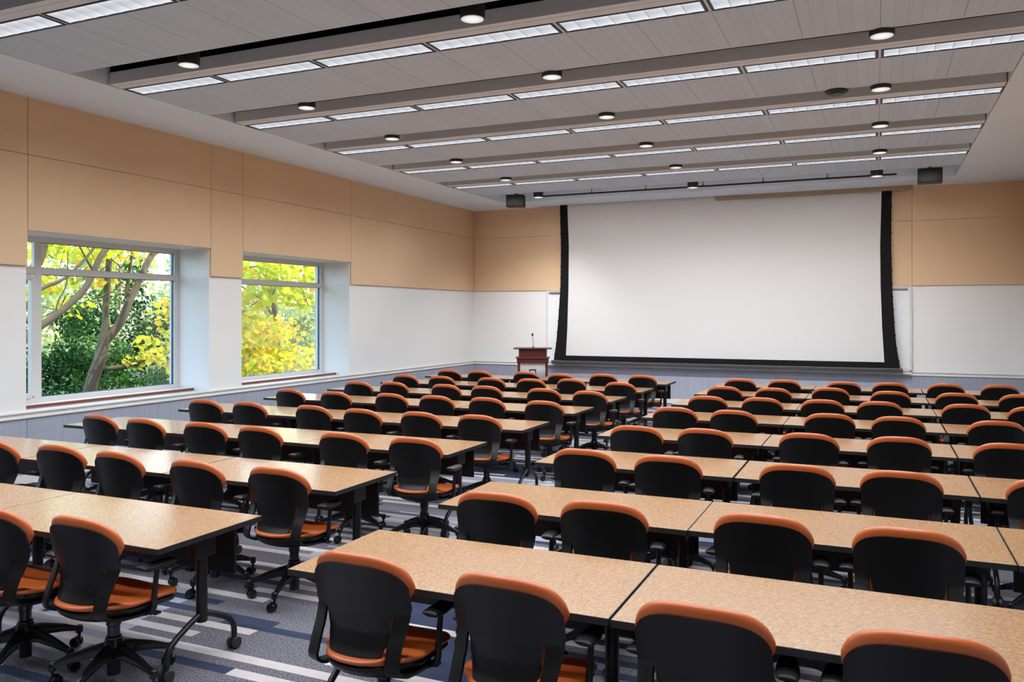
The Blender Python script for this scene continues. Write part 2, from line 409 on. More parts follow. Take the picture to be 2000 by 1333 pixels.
# ------------------------------------------------------------------ FRONT WALL THINGS
wbd = empty('whiteboard', (-3.13, FY, .84))
tag(wbd, 'long white wallboard mostly hidden behind the pulled-down projection screen', 'whiteboard')
o = Vector(wbd.location)
def rel(mb, name, m, parent, smooth=0):
    l = parent.matrix_world.translation if False else Vector(parent.location)
    mb.v = [(p[0]-l.x, p[1]-l.y, p[2]-l.z) for p in mb.v]
    return mb.build(name, m, parent, smooth)
rel(MB().box(-6.84, .57, FY-.035, FY-.0305, .87, 2.42), 'writing_surface', M['board'], wbd)
fr = MB().box(-6.88, -6.84, FY-.05, FY-.031, .84, 2.445, .003).box(.57, .61, FY-.05, FY-.031, .84, 2.445, .003).box(-6.84, .57, FY-.05, FY-.031, 2.42, 2.445, .003).box(-6.84, .57, FY-.05, FY-.031, .815, .87, .003)
rel(fr, 'board_frame', M['trim'], wbd)
rel(MB().box(-6.80, .54, FY-.06, FY-.05, 2.37, 2.40), 'map_rail', M['steel'], wbd)
rel(MB().box(-6.86, .60, FY-.11, FY-.05, .76, .80, .004), 'pen_tray', M['trim'], wbd)

# projection screen, tab-tensioned, sides drawn in towards the middle
SY = 17.29
def lerp_t(tab, z):
    for (z0, x0), (z1, x1) in zip(tab[:-1], tab[1:]):
        if z0 >= z >= z1: k = (z0-z)/(z0-z1); return x0+(x1-x0)*k
    return tab[-1][1]
BL = [(4.5, -6.49), (4.34, -6.486), (3.44, -6.462), (2.53, -6.474), (1.84, -6.523), (1.3, -6.57), (.875, -6.635)]
WLt = [(4.5, -6.32), (4.34, -6.316), (3.44, -6.282), (2.53, -6.290), (1.61, -6.317), (.985, -6.352)]
WRt = [(4.5, .09), (4.28, .085), (3.22, .058), (2.44, .067), (1.65, .094), (.985, .132)]
BR = [(4.5, .257), (4.27, .254), (3.22, .245), (2.43, .263), (1.65, .307), (1.3, .335), (.875, .404)]
scr = empty('projection_screen', (-3.1, SY, .80))
tag(scr, 'large white pull-down projection screen with black borders on the front wall', 'projection screen')
def strip(l, r, z0, z1, y, n=36, cols=6):
    vs = []; fs = []
    for i in range(n+1):
        z = z1+(z0-z1)*i/n; a, b = lerp_t(l, z), lerp_t(r, z)
        for j in range(cols+1): vs.append((a+(b-a)*j/cols, y, z))
    w = cols+1
    fs = [(i*w+j, (i+1)*w+j, (i+1)*w+j+1, i*w+j+1) for i in range(n) for j in range(cols)]
    return MB().add(vs, fs)
rel(strip(WLt, WRt, .985, 4.42, SY), 'screen_fabric', M['screen'], scr)
bl = strip(BL, [(z, x+.0005) for z, x in WLt], .985, 4.42, SY-.001, cols=1)
b2 = strip([(z, x) for z, x in WRt], BR, .985, 4.42, SY-.001, cols=1)
b3 = strip([(1., -6.622), (.875, -6.637)], [(1., .388), (.875, .406)], .875, .986, SY-.001, n=3, cols=2)
bl.add(b2.v, b2.f); bl.add(b3.v, b3.f)
rel(bl, 'black_border', M['screenblack'], scr)
tb = MB()
for tabl, s in ((BL, -1), (BR, 1)):
    tb.tube([(lerp_t(tabl, 4.4-3.5*i/24), SY-.004, 4.4-3.5*i/24) for i in range(25)], .006, 6)
    for i in range(14):
        z = 4.2-.245*i; tb.box(lerp_t(tabl, z)-.016, lerp_t(tabl, z)+.016, SY-.012, SY+.006, z-.012, z+.012, .003)
rel(tb, 'tension_cord', M['screenblack'], scr)
rel(MB().box(-6.69, .452, SY-.05, SY+.03, .80, .872, .012), 'bottom_bar', M['bar'], scr)
fl = empty('slot_door', (-1.2, 17.2, CZ)); tag(fl, 'brown hinged ceiling door hanging open above the right of the screen', 'ceiling hatch')
fl.location = (-1.2, 17.16, CZ)
rel(MB().box(-3.05, .62, 17.19, 17.205, CZ-.085, CZ+.02, .003), 'door_leaf', M['flap'], fl)
cl = MB()
for i in range(6): cl.box(-2.75+i*.62, -2.63+i*.62, 17.165, 17.19, CZ-.035, CZ-.005, .003)
rel(cl, 'latch', M['flap'], fl)

# lectern and its microphone
LR = .39
lec = empty('lectern', (-6.62, 16.0, 0), LR); tag(lec, 'dark red wooden lectern with printed front sign beside the projection screen', 'lectern')
MB().box(-.405, .405, -.05, .42, 1.17, 1.195, .006).build('top', M['wood'], lec, 0)
MB().box(-.295, .295, 0, .38, .995, 1.17, .004).build('upper_box', M['wood'], lec, 0)
MB().box(-.36, .36, -.06, .44, .975, .997, .006).box(-.335, .335, -.04, .42, .885, .975, .006).build('ledge', M['wood'], lec, 0)
MB().box(-.318, -.268, -.02, .40, .06, .885, .004).box(.268, .318, -.02, .40, .06, .885, .004).box(-.268, .268, .02, .38, .06, .885).box(-.33, .33, -.03, .41, 0, .06, .004).build('cabinet', M['wood'], lec, 0)
def poster_mat():
    m = mat('sign_print', rgb(200, 190, 180), .5); t = NT(m)
    tc = t.add('ShaderNodeTexCoord'); sp = t.add('ShaderNodeSeparateXYZ'); t.link(tc.outputs['Object'], sp.inputs[0])
    r = t.add('ShaderNodeValToRGB'); e = r.color_ramp.elements
    e[0].position = 0; e[0].color = rgb(96, 106, 124); e[1].position = 1; e[1].color = rgb(206, 192, 182)
    x = e.new(.55); x.color = rgb(150, 160, 178); x = e.new(.72); x.color = rgb(196, 188, 184)
    t.link(t.math('DIVIDE', t.math('SUBTRACT', sp.outputs[2], .4), .48), r.inputs[0]); t.link(r.outputs[0], t.bsdf.inputs['Base Color']); return m
sg = MB().box(-.266, .266, .005, .0195, .40, .883).build('sign_board', poster_mat(), lec, 0)
def text(body, size, loc, m, parent, name, ext=.001, sx=1.):
    cu = bpy.data.curves.new(name, 'FONT'); cu.body = body; cu.size = size; cu.extrude = ext; cu.align_x = 'CENTER'; cu.align_y = 'CENTER'; cu.space_character = sx
    ob = bpy.data.objects.new(name, cu); COL.objects.link(ob)
    bpy.context.view_layer.update()
    me = bpy.data.meshes.new_from_object(ob.evaluated_get(bpy.context.evaluated_depsgraph_get()))
    bpy.data.objects.remove(ob); me.materials.clear(); me.materials.append(m)
    o2 = bpy.data.objects.new(name, me); COL.objects.link(o2); o2.rotation_euler = (PI/2, 0, 0); o2.parent = parent
    o2.location = loc
    return o2
M['ink'] = mat('sign_ink', rgb(72, 62, 60), .6)
text('THE PENN STATER', .049, (0, .004, .848), M['ink'], sg, 'lettering', sx=1.1)
MB().box(-.07, -.052, -.004, .006, .58, .748).box(.052, .07, -.004, .006, .58, .748).box(-.052, .052, -.004, .006, .73, .748).build('emblem', M['blackmetal'], sg, 0)
mic = empty('gooseneck_microphone', (-6.70, 16.22, 1.195)); tag(mic, 'thin black gooseneck microphone standing on top of the lectern', 'microphone')
MB().lathe([(.03, 0), (.03, .008), (.012, .02)], n=14).build('base', M['blackmetal'], mic)
MB().tube([(0, 0, .015), (.0, 0, .1), (-.012, .0, .19), (-.012, -.01, .255)], .005, 8).build('gooseneck', M['blackmetal'], mic)
MB().lathe([(.006, .245), (.016, .255), (.019, .275), (.016, .298), (.004, .308)], c=(-.012, -.01, 0), n=12).build('windscreen', M['screenblack'], mic)

# ceiling speakers, lighting pipe, black round unit
def speaker(x, y, rz, label):
    s = empty('wall_speaker', (x, y, 4.27), rz); tag(s, label, 'speaker', 'black loudspeakers in the front ceiling recess')
    MB().box(-.19, .19, -.12, .14, -.125, .125, .015).build('cabinet', M['blackmetal'], s)
    MB().box(-.175, .175, -.128, -.118, -.11, .11, .004).build('grille', M['canblack'], s)
    MB().box(-.02, .02, .14, .19, -.03, .12).box(-.03, .03, -.02, .16, .12, .5).build('bracket', M['steel'], s)
    return s
sp = speaker(-6.9, 15.75, .25, 'black loudspeaker hanging from ceiling left of projection screen, nearest windows')
tag(sp); MB().lathe([(.012, -.131), (.012, -.128)], axis='y', n=12).build('badge', M['steel'], sp)
speaker(.83, 15.75, -.03, 'black loudspeaker hanging from ceiling above right end of projection screen')
pp = empty('hanging_pipe', (-3.1, 15.95, 4.37)); tag(pp, 'long black pipe hung on short rods below ceiling before the screen', 'pipe')
MB().tube([(-3.46, 0, 0), (3.42, 0, 0)], .017, 10).build('pipe', M['blackmetal'], pp)
for i in range(7):
    x = -3.32+i*1.12
    if x > 3.4: break
    MB().tube([(x, 0, 0), (x, 0, .42)], .007, 6).lathe([(.016, -.012), (.022, .0), (.016, .014)], c=(x, 0, .012), n=10).build('hanger_rod', M['blackmetal'], pp)
cd = empty('ceiling_sensor', (-.40, 9.62, 4.30)); tag(cd, 'flat black round unit hung in ceiling gap beside a downlight', 'ceiling fixture')
MB().lathe([(.02, .0), (.075, .0), (.115, .02), (.125, .05), (.125, .115)], n=28).build('housing', M['canblack'], cd)
MB().lathe([(.08, -.004), (.08, .012), (.05, .012)], n=28).build('ring', M['blackmetal'], cd)
MB().tube([(0, 0, .11), (0, 0, .8)], .02, 8).build('stem', M['blackmetal'], cd)

# ------------------------------------------------------------------ CEILING LIGHTS
MOD = 1.2475
ORD = ['first', 'second', 'third', 'fourth', 'fifth', 'sixth', 'seventh', 'eighth']
def light_fixture():
    t = empty('ceiling_light', (0, 0, CZ))
    k = MB(); L, W, e = MOD-.034, LW-.006, .019
    k.box(0, L, 0, e, -.004, .03); k.box(0, L, W-e*.7, W, -.004, .03); k.box(0, e, 0, W, -.004, .03); k.box(L-e, L, 0, W, -.004, .03)
    k.build('frame', M['blackmetal'], t, 0)
    # eight shallow scooped cells
    d = MB(); n = 8; w = (L-2*e)/n; vs = []; fs = []
    for c in range(n):
        o0 = len(vs)
        for i in range(5):
            u = i/4
            for j in range(5):
                v = j/4
                vs.append((e+c*w+u*w, e+v*(W-1.7*e), .003+.003*(4*u*(1-u))+.002*(4*v*(1-v))))
        fs += [(o0+i*5+j, o0+i*5+j+1, o0+(i+1)*5+j+1, o0+(i+1)*5+j) for i in range(4) for j in range(4)]
    d.add(vs, fs); d.build('lens', M['lens'], t)
    return t
proto = light_fixture(); used = False
for bi, y in enumerate(LYS[1:]):
    strip_i = len(LYS)-1-bi      # 1 = nearest the screen
    n = 7 if bi else 3
    for k in range(n):
        if bi == 1 and k == 6: continue
        o = proto if not used else copy_tree(proto); used = True
        o.location = (-7.46+k*MOD+.017, y+.003, CZ)
        tag(o, 'fluorescent ceiling light with silver louvre, %s strip from screen, %s from window wall' % (ORD[strip_i-1], ORD[k]), 'ceiling light', 'fluorescent ceiling lights in strips')
def can():
    t = empty('downlight', (0, 0, 0)); r = .102
    MB().lathe([(r*.93, .0), (r, .003), (r, .80-.0)], n=28).add([], []).build('housing', M['canblack'], t)
    MB().lathe([(r*.90, -.003), (r*.93, -.004), (r*.93, .0), (r*.9, .0)], n=28).build('trim_ring', M['trim'], t)
    MB().lathe([(0.001, -.0032), (r*.9, -.0032)], n=28).build('lens', M['canlens'], t)
    return t
CANX = [-6.05, -3.0, .04]
pc = can(); used = False
cans = []
for bi, y in enumerate([4.06, 5.97, 7.76, 9.60, 11.47, 13.36, 15.6]):
    for k, x in enumerate(CANX):
        cans.append((x, y))
        if (bi == 0 and k > 0) or (bi == 1 and k > 1): continue
        if bi == 6: x = [-6.33, -3.18, 0.0][k]
        o = pc if not used else copy_tree(pc); used = True
        o.location = (x, y, 4.30)
        tag(o, 'black cylinder downlight with white lens, %s ceiling gap from screen, %s from window wall' % (ORD[6-bi], ORD[k]), 'downlight', 'black cylinder downlights in ceiling gaps')

# ------------------------------------------------------------------ TABLES
TW, TD, TH = 1.528, .755, .74
def make_table():
    t = empty('training_table', (0, 0, 0))     # origin: left end, near edge
    MB().box(.0055, TW-.0055, .0035, TD-.0035, TH-.027, TH, .0015).build('tabletop', M['cork'], t, 0)
    e = MB(); z0, z1 = TH-.030, TH-.001
    for a in ((.002, TW-.002, 0, .006), (.002, TW-.002, TD-.006, TD), (.002, .006, 0, TD), (TW-.006, TW-.002, 0, TD)): e.box(a[0], a[1], a[2], a[3], z0, z1, .0012)
    e.box(.004, TW-.004, .004, TD-.004, z0, z0+.003)
    e.build('edge_band', M['blackedge'], t, 0)
    MB().box(.06, TW-.06, .595, .611, .44, TH-.031, .004).build('modesty_panel', M['blackmetal'], t, 0)
    for s, x in ((1, .11), (-1, TW-.11)):
        lg = MB(); yc = .40
        lg.lathe([(.028, .235), (.030, .24), (.030, .62), (.028, .625)], c=(x, yc, 0), n=16)
        for d in (-1, 1):
            pts = [(x, yc+d*.015, .275), (x, yc+d*.08, .25), (x, yc+d*.17, .205), (x, yc+d*.215, .175), (x, yc+d*.238, .14), (x, yc+d*.245, .11), (x, yc+d*.245, .07)]
            lg.tube(pts, .0165, 10)
        l = lg.build('leg', M['blackmetal'], t)
        MB().box(x-.03, x+.03, yc-.075, yc+.075, .585, TH-.03, .006).box(x-.05, x+.05, yc-.2, yc+.2, TH-.042, TH-.03).build('bracket', M['blackmetal'], l, 0)
        for d in (-1, 1):
            y = yc+d*.245; c = MB()
            for q in (-.018, .018): c.lathe([(.012, q-.011), (.031, q-.010), (.034, q), (.031, q+.010), (.012, q+.011)], c=(x, y, .034), axis='x', n=16)
            c.box(x-.008, x+.008, y-.012, y+.012, .03, .085, .003)
            c.build('caster', M['canblack'], l)
    return t
table0 = make_table(); used = False
NEAR = {'L': [3.0, 4.45, 6.0, 7.55, 9.08, 10.52, 12.0, 13.5], 'R': [3.01, 4.42, 5.98, 7.54, 9.08, 10.54, 12.03, 13.55]}
LX = [-3.235-1.53*(i+1) for i in range(3)]; RXs = [-2.46+1.53*i for i in range(3)]
for side in 'LR':
    for r in range(8):
        for k in range(3):
            if r == 0 and k == 2: continue
            o = table0 if not used else copy_tree(table0); used = True
            dx = .04*(r > 4)*(r-4)/3
            x = (LX[k] + (dx if side == 'L' else 0) + (.12*(r-5)/2 if side == 'L' and r > 5 and k == 0 else 0)*0) if side == 'L' else RXs[k]+(.03 if r > 3 else 0)
            o.location = (x+rnd.uniform(-.004, .004), NEAR[side][r]+rnd.uniform(-.004, .004), 0)
            blk = 'window-side block' if side == 'L' else 'block away from windows'
            pos = ['end table on the aisle', 'middle table of row', 'table farthest from the aisle'][k]
            tag(o, 'cork-patterned table, %s, %s row from screen, %s' % (blk, ORD[7-r], pos), 'table', 'cork-patterned training tables in rows')

# ------------------------------------------------------------------ CHAIRS
def ycen(z):      # centre line of the back, seen from the side
    tab = [(1.0, -.292), (.93, -.275), (.85, -.252), (.75, -.230), (.66, -.216), (.58, -.212), (.52, -.226), (.47, -.258), (.44, -.285)]
    return lerp_t(tab, min(z, 1.0))
def halfw(z):
    return 1.045*halfw0(z)
def halfw0(z):
    tab = [(1.0, .240), (.85, .240), (.78, .238), (.70, .230), (.62, .219), (.55, .214), (.48, .218), (.42, .222), (.36, .220), (.2, .21)]
    return lerp_t(tab, z)
def curve(u): return .060*abs(u)**2.2
def ztop(u, zc, h, p=3.0): return zc+h*max(0., 1-abs(u)**p)**(1/p)
def back_shell():
    us = []
    n1, n2 = 5, 14
    S0, S1 = .69, .73     # slot between these fractions of the half width
    half = [S0*i/ (n2//2) for i in range(n2//2+1)] + [S1+(1-S1)*(i/n1)**.8 for i in range(n1+1)]
    us = [-u for u in half[::-1]] + half[1:]
    vs = []; idx = {}; zslot = .655; NA = 12; NB = 14
    for ci, u in enumerate(us):
        zt = ztop(u, .68, .188)
        for i in range(NA+1):
            z = zt+(zslot-zt)*(i/NA); idx[(ci, i)] = len(vs)
            vs.append((u*halfw(z), ycen(z)+curve(u), z))
        inner = abs(u) <= S0+1e-6
        for i in range(1, NB+1):
            k = i/NB
            if inner:
                q = abs(u)/S0; zb = .487+.080*(1-(1-q**4.5)**(1/4.5) if q < 1 else 1.)
                z = zslot+(zb-zslot)*k
                uu = u*(1-.06*k); y = ycen(z)+curve(uu)
                p = (uu*halfw(z), y, z)
            else:
                # strap sweeps down and then forward under the seat
                a = k; z = zslot-.235*min(a/.72, 1) - .035*max(0, (a-.72)/.28)**.6
                yy = ycen(max(z, .56))+curve(u)*(1-.55*k) - .014*math.sin(min(a/.72, 1)*PI) - .055*min(a/.60, 1)**1.3
                if a > .60: yy += .25*((a-.60)/.40)**1.7
                w = .018*math.sin(min(a/.8, 1)*PI*.5)
                xx = u*halfw(z)*(1+.06*k) - (w if u > 0 else -w)*k*(1 if abs(u) > .95 else .5)
                p = (xx, yy, z)
            idx[(ci, NA+i)] = len(vs); vs.append(p)
    fs = []
    for ci in range(len(us)-1):
        gap = min(abs(us[ci]), abs(us[ci+1])) > S0-1e-6 and max(abs(us[ci]), abs(us[ci+1])) < S1+1e-6
        for i in range(NA+NB):
            if i >= NA and gap: continue
            fs.append((idx[ci, i], idx[ci, i+1], idx[ci+1, i+1], idx[ci+1, i]))
    # thicken
    bm = bmesh.new(); bv = [bm.verts.new(p) for p in vs]
    for f in fs:
        try: bm.faces.new([bv[i] for i in f])
        except ValueError: pass
    bmesh.ops.delete(bm, geom=[v for v in bm.verts if not v.link_faces], context='VERTS')
    bmesh.ops.remove_doubles(bm, verts=bm.verts[:], dist=.0004)
    bmesh.ops.recalc_face_normals(bm, faces=bm.faces[:])
    ny = sum(f.normal.y for f in bm.faces)
    if ny > 0: bmesh.ops.reverse_faces(bm, faces=bm.faces[:])
    bmesh.ops.solidify(bm, geom=bm.faces[:], thickness=.012)
    m = MB(); m.bm(bm); return m
def pillow(n, m_, pos, nrm_thick):
    """closed cushion: pos(u,v)->(centre, thickness direction), nrm_thick(u,v)->half thickness pair"""
    mb = MB(); vs = []; fs = []
    for side in (1, -1):
        for i in range(n+1):
            u = math.sin((2*i/n-1)*PI/2)
            for j in range(m_+1):
                v = math.sin((2*j/m_-1)*PI/2)
                c, d = pos(u, v); a, b = nrm_thick(u, v)
                vs.append(c + d*(a if side == 1 else -b))
    w = m_+1; off = (n+1)*w
    for i in range(n):
        for j in range(m_):
            q = (i*w+j, i*w+j+1, (i+1)*w+j+1, (i+1)*w+j)
            fs.append(q); fs.append(tuple(off+k for k in q[::-1]))
    mb.add(vs, fs); return mb
def weld(o):
    bm = bmesh.new(); bm.from_mesh(o.data); bmesh.ops.remove_doubles(bm, verts=bm.verts[:], dist=.0006)
    bmesh.ops.dissolve_degenerate(bm, dist=.0003, edges=bm.edges[:])
    bmesh.ops.recalc_face_normals(bm, faces=bm.faces[:])
    for f in bm.faces: f.smooth = True
    bm.to_mesh(o.data); bm.free(); return o
def make_chair():
    t = empty('swivel_chair', (0, 0, 0))
    back_shell().build('back_shell', M['plastic'], t, 50)
    # leather back cushion, wraps past the shell at the top and upper sides
    def pos(u, v):
        k = (v+1)/2
        zt = ztop(u, .70, .212, 3.0); zb = .50+.05*abs(u)**4
        z = zb+(zt-zb)*k
        wide = .251 if z > .77 else .251-.086*min(1, (.77-z)/.14)
        x = u*wide
        uu = x/.25
        return Vector((x, ycen(z)+curve(uu)+.032, z)), Vector((0, 1, .0))
    def th(u, v):
        e = max(0, 1-abs(u)**7)**.5*max(0, 1-abs(v)**(9))**.5
        return (.030*e, .027*e)
    weld(pillow(26, 26, pos, th).build('back_cushion', M['leather'], t, 60))
    # seat
    def spos(u, v):
        p = 4.5
        x = u*.250*(1-.12*max(0, -v)**2)
        y = .27*v if v > 0 else v*(.185+.092*(1-abs(u)**2.2))
        # squircle corners
        s = (1-.28*abs(u)**p*abs(v)**p)
        x *= s; y *= s
        z = .452+.012*abs(u)**2 - .03*max(0, v)**3 + .040*max(0, -v-.35)**1.3 - .01*(1-v*v)*(1-u*u)
        return Vector((x, y, z)), Vector((0, 0, 1))
    def sth(u, v):
        e = max(0, 1-abs(u)**6)**.5*max(0, 1-abs(v)**6)**.5
        return (.026*e, .022*e)
    weld(pillow(22, 22, spos, sth).build('seat_cushion', M['leather'], t, 60))
    def ppos(u, v):
        c, d = spos(u, v); return Vector((c.x*.965, c.y*.97, c.z-.026)), d
    def pth(u, v):
        e = max(0, 1-abs(u)**4)**.5*max(0, 1-abs(v)**4)**.5
        return (.012*e, .058*max(0, 1-abs(u)**2.5)**.6*max(0, 1-abs(v)**3)**.5)
    weld(pillow(18, 18, ppos, pth).build('seat_pan', M['plastic'], t, 60))
    # arms
    for s in (-1, 1):
        a = MB()
        a.tube([(s*.12, .03, .400), (s*.235, .03, .392), (s*.246, .025, .400), (s*.258, .025, .425), (s*.260, .030, .52), (s*.262, .045, .625)], [.013, .015, .016, .016, .014, .012], 10, flat=1.0)
        post = a.build('arm_post', M['blackmetal'], t)
        def apos(u, v):
            y = .045+.120*v; w = .042-.010*(v > 0)*v
            return Vector((s*(.260-.012*v)+u*w*(1-.22*abs(v)**6), y, .632+.010*max(0, -v)**2-.004*v)), Vector((0, 0, 1))
        def ath(u, v):
            e = max(0, 1-abs(u)**2.6)**.5*max(0, 1-abs(v)**4)**.5; return (.021*e, .021*e)
        weld(pillow(10, 16, apos, ath).build('arm_pad', M['armpad'], post, 60))
    # mechanism, column, star base, casters
    MB().box(-.065, .065, -.08, .16, .355, .395, .012).tube([(-.20, .07, .375), (.20, .07, .375)], .008, 6).box(.15, .24, .05, .09, .368, .382, .004).box(-.235, .235, -.005, .055, .383, .398, .005).build('tilt_mechanism', M['blackmetal'], t)
    MB().lathe([(.02, .05), (.033, .052), (.033, .17), (.038, .18), (.038, .245), (.031, .252), (.031, .30), (.036, .305), (.036, .36)], n=18).lathe([(.030, .15), (.052, .20), (.040, .235)], n=18).build('gas_column', M['gloss'], t)
    st = MB(); ends = []
    for k in range(5):
        an = 2*PI*k/5; d = Vector((math.cos(an), math.sin(an), 0)); w = Vector((-d.y, d.x, 0))
        R = .295; rows = [(.025, .215, .135, .030), (.10, .200, .142, .023), (.20, .165, .123, .018), (R, .122, .098, .015)]
        vs = []
        for r_, zt_, zb_, hw in rows:
            for a_, z_ in ((-hw*.55, zt_), (hw*.55, zt_), (hw, (zt_+zb_)/2), (hw*.8, zb_), (-hw*.8, zb_), (-hw, (zt_+zb_)/2)):
                p = d*r_+w*a_; vs.append((p.x, p.y, z_))
        fs = [(i*6+j, i*6+(j+1) % 6, (i+1)*6+(j+1) % 6, (i+1)*6+j) for i in range(3) for j in range(6)] + [tuple(range(5, -1, -1)), tuple(18+j for j in range(6))]
        st.add(vs, fs); e = d*R; ends.append((e, an))
        st.lathe([(.010, .08), (.020, .088), (.021, .118), (.014, .126)], c=(e.x, e.y, 0), n=12)
    sb = fixnormals(st.build('star_base', M['gloss'], t, 45))
    for k, (e, an) in enumerate(ends):
        c = MB(); ca = an+1.1+k*.9; D = Vector((math.cos(ca), math.sin(ca), 0)); W = Vector((-D.y, D.x, 0)); ctr = e+D*.018
        Mx = Matrix((W, D, Vector((0, 0, 1)))).transposed()   # local x -> wheel axis
        for q in (-.015, .015): c.lathe([(.010, q-.012), (.026, q-.011), (.030, q), (.026, q+.011), (.010, q+.012)], c=(ctr.x, ctr.y, .030), axis='x', n=14, M=Mx)
        c.tube([(e.x, e.y, .088), (e.x, e.y, .055), (ctr.x, ctr.y, .032)], .009, 6)
        c.build('caster', M['gloss'], sb)
    return t
CH = {
 'L1':[(-4.19,3.00),(-3.57,3.04)],
 'L2':[(-6.38,4.49),(-5.71,4.53),(-5.03,4.49),(-4.245,4.45),(-3.565,4.47)],
 'L3':[(-7.07,6.01),(-6.40,5.96),(-5.68,5.98),(-5.02,5.97),(-4.11,5.95),(-3.42,5.96)],
 'L4':[(-7.19,7.53),(-6.53,7.54),(-5.63,7.54),(-4.95,7.48),(-4.25,7.50),(-3.59,7.51)],
 'L5':[(-7.16,9.04),(-6.38,8.98),(-5.58,9.05),(-4.94,9.05),(-4.26,9.08),(-3.49,9.00)],
 'L6':[(-7.04,10.43),(-6.50,10.57),(-5.60,10.53),(-4.96,10.52),(-4.09,10.48),(-3.39,10.37)],
 'L7':[(-7.11,11.89),(-6.42,11.88),(-5.55,11.91),(-4.89,11.96),(-4.30,12.19),(-3.42,11.86)],
 'L8':[(-7.04,13.29),(-6.41,13.26),(-5.56,13.35),(-4.84,13.15),(-4.17,13.38),(-3.49,13.37)],
 'R1':[(-1.96,3.08),(-1.27,3.06),(-0.53,3.05),(0.15,3.08)],
 'R2':[(-1.95,4.37),(-1.33,4.40),(-0.50,4.45),(0.16,4.45)],
 'R3':[(-1.97,5.97),(-1.34,5.94),(-0.47,5.96),(0.17,5.98),(0.99,6.07)],
 'R4':[(-1.96,7.37),(-1.35,7.43),(-0.50,7.51),(0.18,7.59),(0.96,7.56)],
 'R5':[(-1.97,8.97),(-1.34,8.94),(-0.42,9.04),(0.22,9.04),(1.04,9.06)],
 'R6':[(-1.87,10.34),(-1.23,10.40),(-0.57,10.45),(0.05,10.49),(0.93,10.58),(1.56,10.56)],
 'R7':[(-1.91,11.80),(-1.26,11.82),(-0.55,12.16),(0.19,11.93),(0.95,12.00),(1.66,12.10)],
 'R8':[(-1.92,13.29),(-1.27,13.32),(-0.43,13.31),(0.20,13.39),(0.94,13.52),(1.62,13.58)],
}
chair0 = make_chair(); used = False
for key, row in CH.items():
    side, r = key[0], int(key[1])
    n = len(row)
    for k, (x, y) in enumerate(row):
        o = chair0 if not used else copy_tree(chair0); used = True
        o.location = (x-.022, y, 0); o.rotation_euler = (0, 0, rnd.uniform(-.05, .05))
        base_rot = rnd.uniform(-.16, .16)
        for ch in o.children:
            if ch.name.startswith('star_base'): ch.rotation_euler = (0, 0, base_rot)
        seat = (n-1-k) if side == 'L' else k
        blk = 'window-side block' if side == 'L' else 'block away from windows'
        tag(o, 'tan-padded black swivel chair, %s, %s row from screen, %s seat from aisle' % (blk, ORD[8-r], ORD[seat]), 'chair', 'tan-padded swivel chairs at the tables')

# ------------------------------------------------------------------ OUTSIDE
struct(MB().box(-70, WT, -30, 70, -.9, -.6).build('ground', M['lawn'], smooth=0))
LOBE = []
for k in range(11):       # pointed five-lobed leaf outline
    pass
LEAF = [(0, -.5), (.06, -.36), (.30, -.34), (.26, -.18), (.50, -.02), (.32, .06), (.36, .28), (.16, .22), (0, .52), (-.16, .22), (-.36, .28), (-.32, .06), (-.50, -.02), (-.26, -.18), (-.30, -.34), (-.06, -.36)]
SIMPLE = [(0, -.5), (.2, -.2), (.22, .1), (0, .5), (-.22, .1), (-.2, -.2)]
def leaves(mb, c, rad, n, size, shape=LEAF, droop=.5, r=rnd):
    for _ in range(n):
        while True:
            q = Vector((r.uniform(-1, 1), r.uniform(-1, 1), r.uniform(-1, 1)))
            if q.length < 1: break
        p = Vector(c)+Vector((q.x*rad[0], q.y*rad[1], q.z*rad[2])); s = size*r.uniform(.7, 1.25)
        # faces mostly up/outwards with scatter
        nrm = Vector((r.gauss(.35, .6), r.gauss(0, .6), r.gauss(droop, .5))).normalized()
        a = nrm.cross(Vector((r.gauss(0, 1), r.gauss(0, 1), r.gauss(0, 1)))).normalized(); b = nrm.cross(a)
        mb.add([p+a*(x*s)+b*(y*s)+nrm*(-.25*s*(x*x+y*y)) for x, y in shape], [tuple(range(len(shape)))])
def limb(mb, pts, r0, r1, n=8):
    # smooth the polyline a little
    P = [Vector(p) for p in pts]; out = []
    for i in range(len(P)-1):
        for k in range(4):
            t = k/4; p0 = P[max(i-1, 0)]; p1 = P[i]; p2 = P[i+1]; p3 = P[min(i+2, len(P)-1)]
            out.append(.5*((2*p1)+(-p0+p2)*t+(2*p0-5*p1+4*p2-p3)*t*t+(-p0+3*p1-3*p2+p3)*t**3))
    out.append(P[-1]); k = len(out)
    mb.tube(out, [r0+(r1-r0)*i/(k-1) for i in range(k)], n)
def twigs(mb, c, rad, n, L=.8, r=rnd):
    for _ in range(n):
        p = Vector(c)+Vector((r.uniform(-1, 1)*rad[0], r.uniform(-1, 1)*rad[1], r.uniform(-1, 1)*rad[2]))
        d = Vector((r.gauss(0, .5), r.gauss(0, 1), r.gauss(.2, .6))).normalized(); q = p+d*L*.5+Vector((0, 0, r.uniform(-.1, .1))); e = q+d*L*.5+Vector((0, 0, r.uniform(-.15, .2)))
        mb.tube([p, q, e], [.010, .007, .003], 5)
def tree(label, loc, limbs, clumps, leafm, size, cat='tree', name='tree', shape=LEAF, tw=0, group=None, k=1.):
    clumps = [(c, r_, int(n_*k)) for c, r_, n_ in clumps]
    t = empty(name, loc); tag(t, label, cat, group); L = Vector(loc)
    if limbs:
        b = MB()
        for pts, r0, r1 in limbs: limb(b, [Vector(p)-L for p in pts], r0, r1)
        for c, rad, n in clumps:
            if tw: twigs(b, Vector(c)-L, rad, tw)
        b.build('trunk', M['bark'], t, 60)
    fo = MB()
    for c, rad, n in clumps: leaves(fo, Vector(c)-L, rad, n, size, shape)
    tag(fo.build('foliage', leafm, t, 0), kind='stuff')
    return t
X0 = -13.0
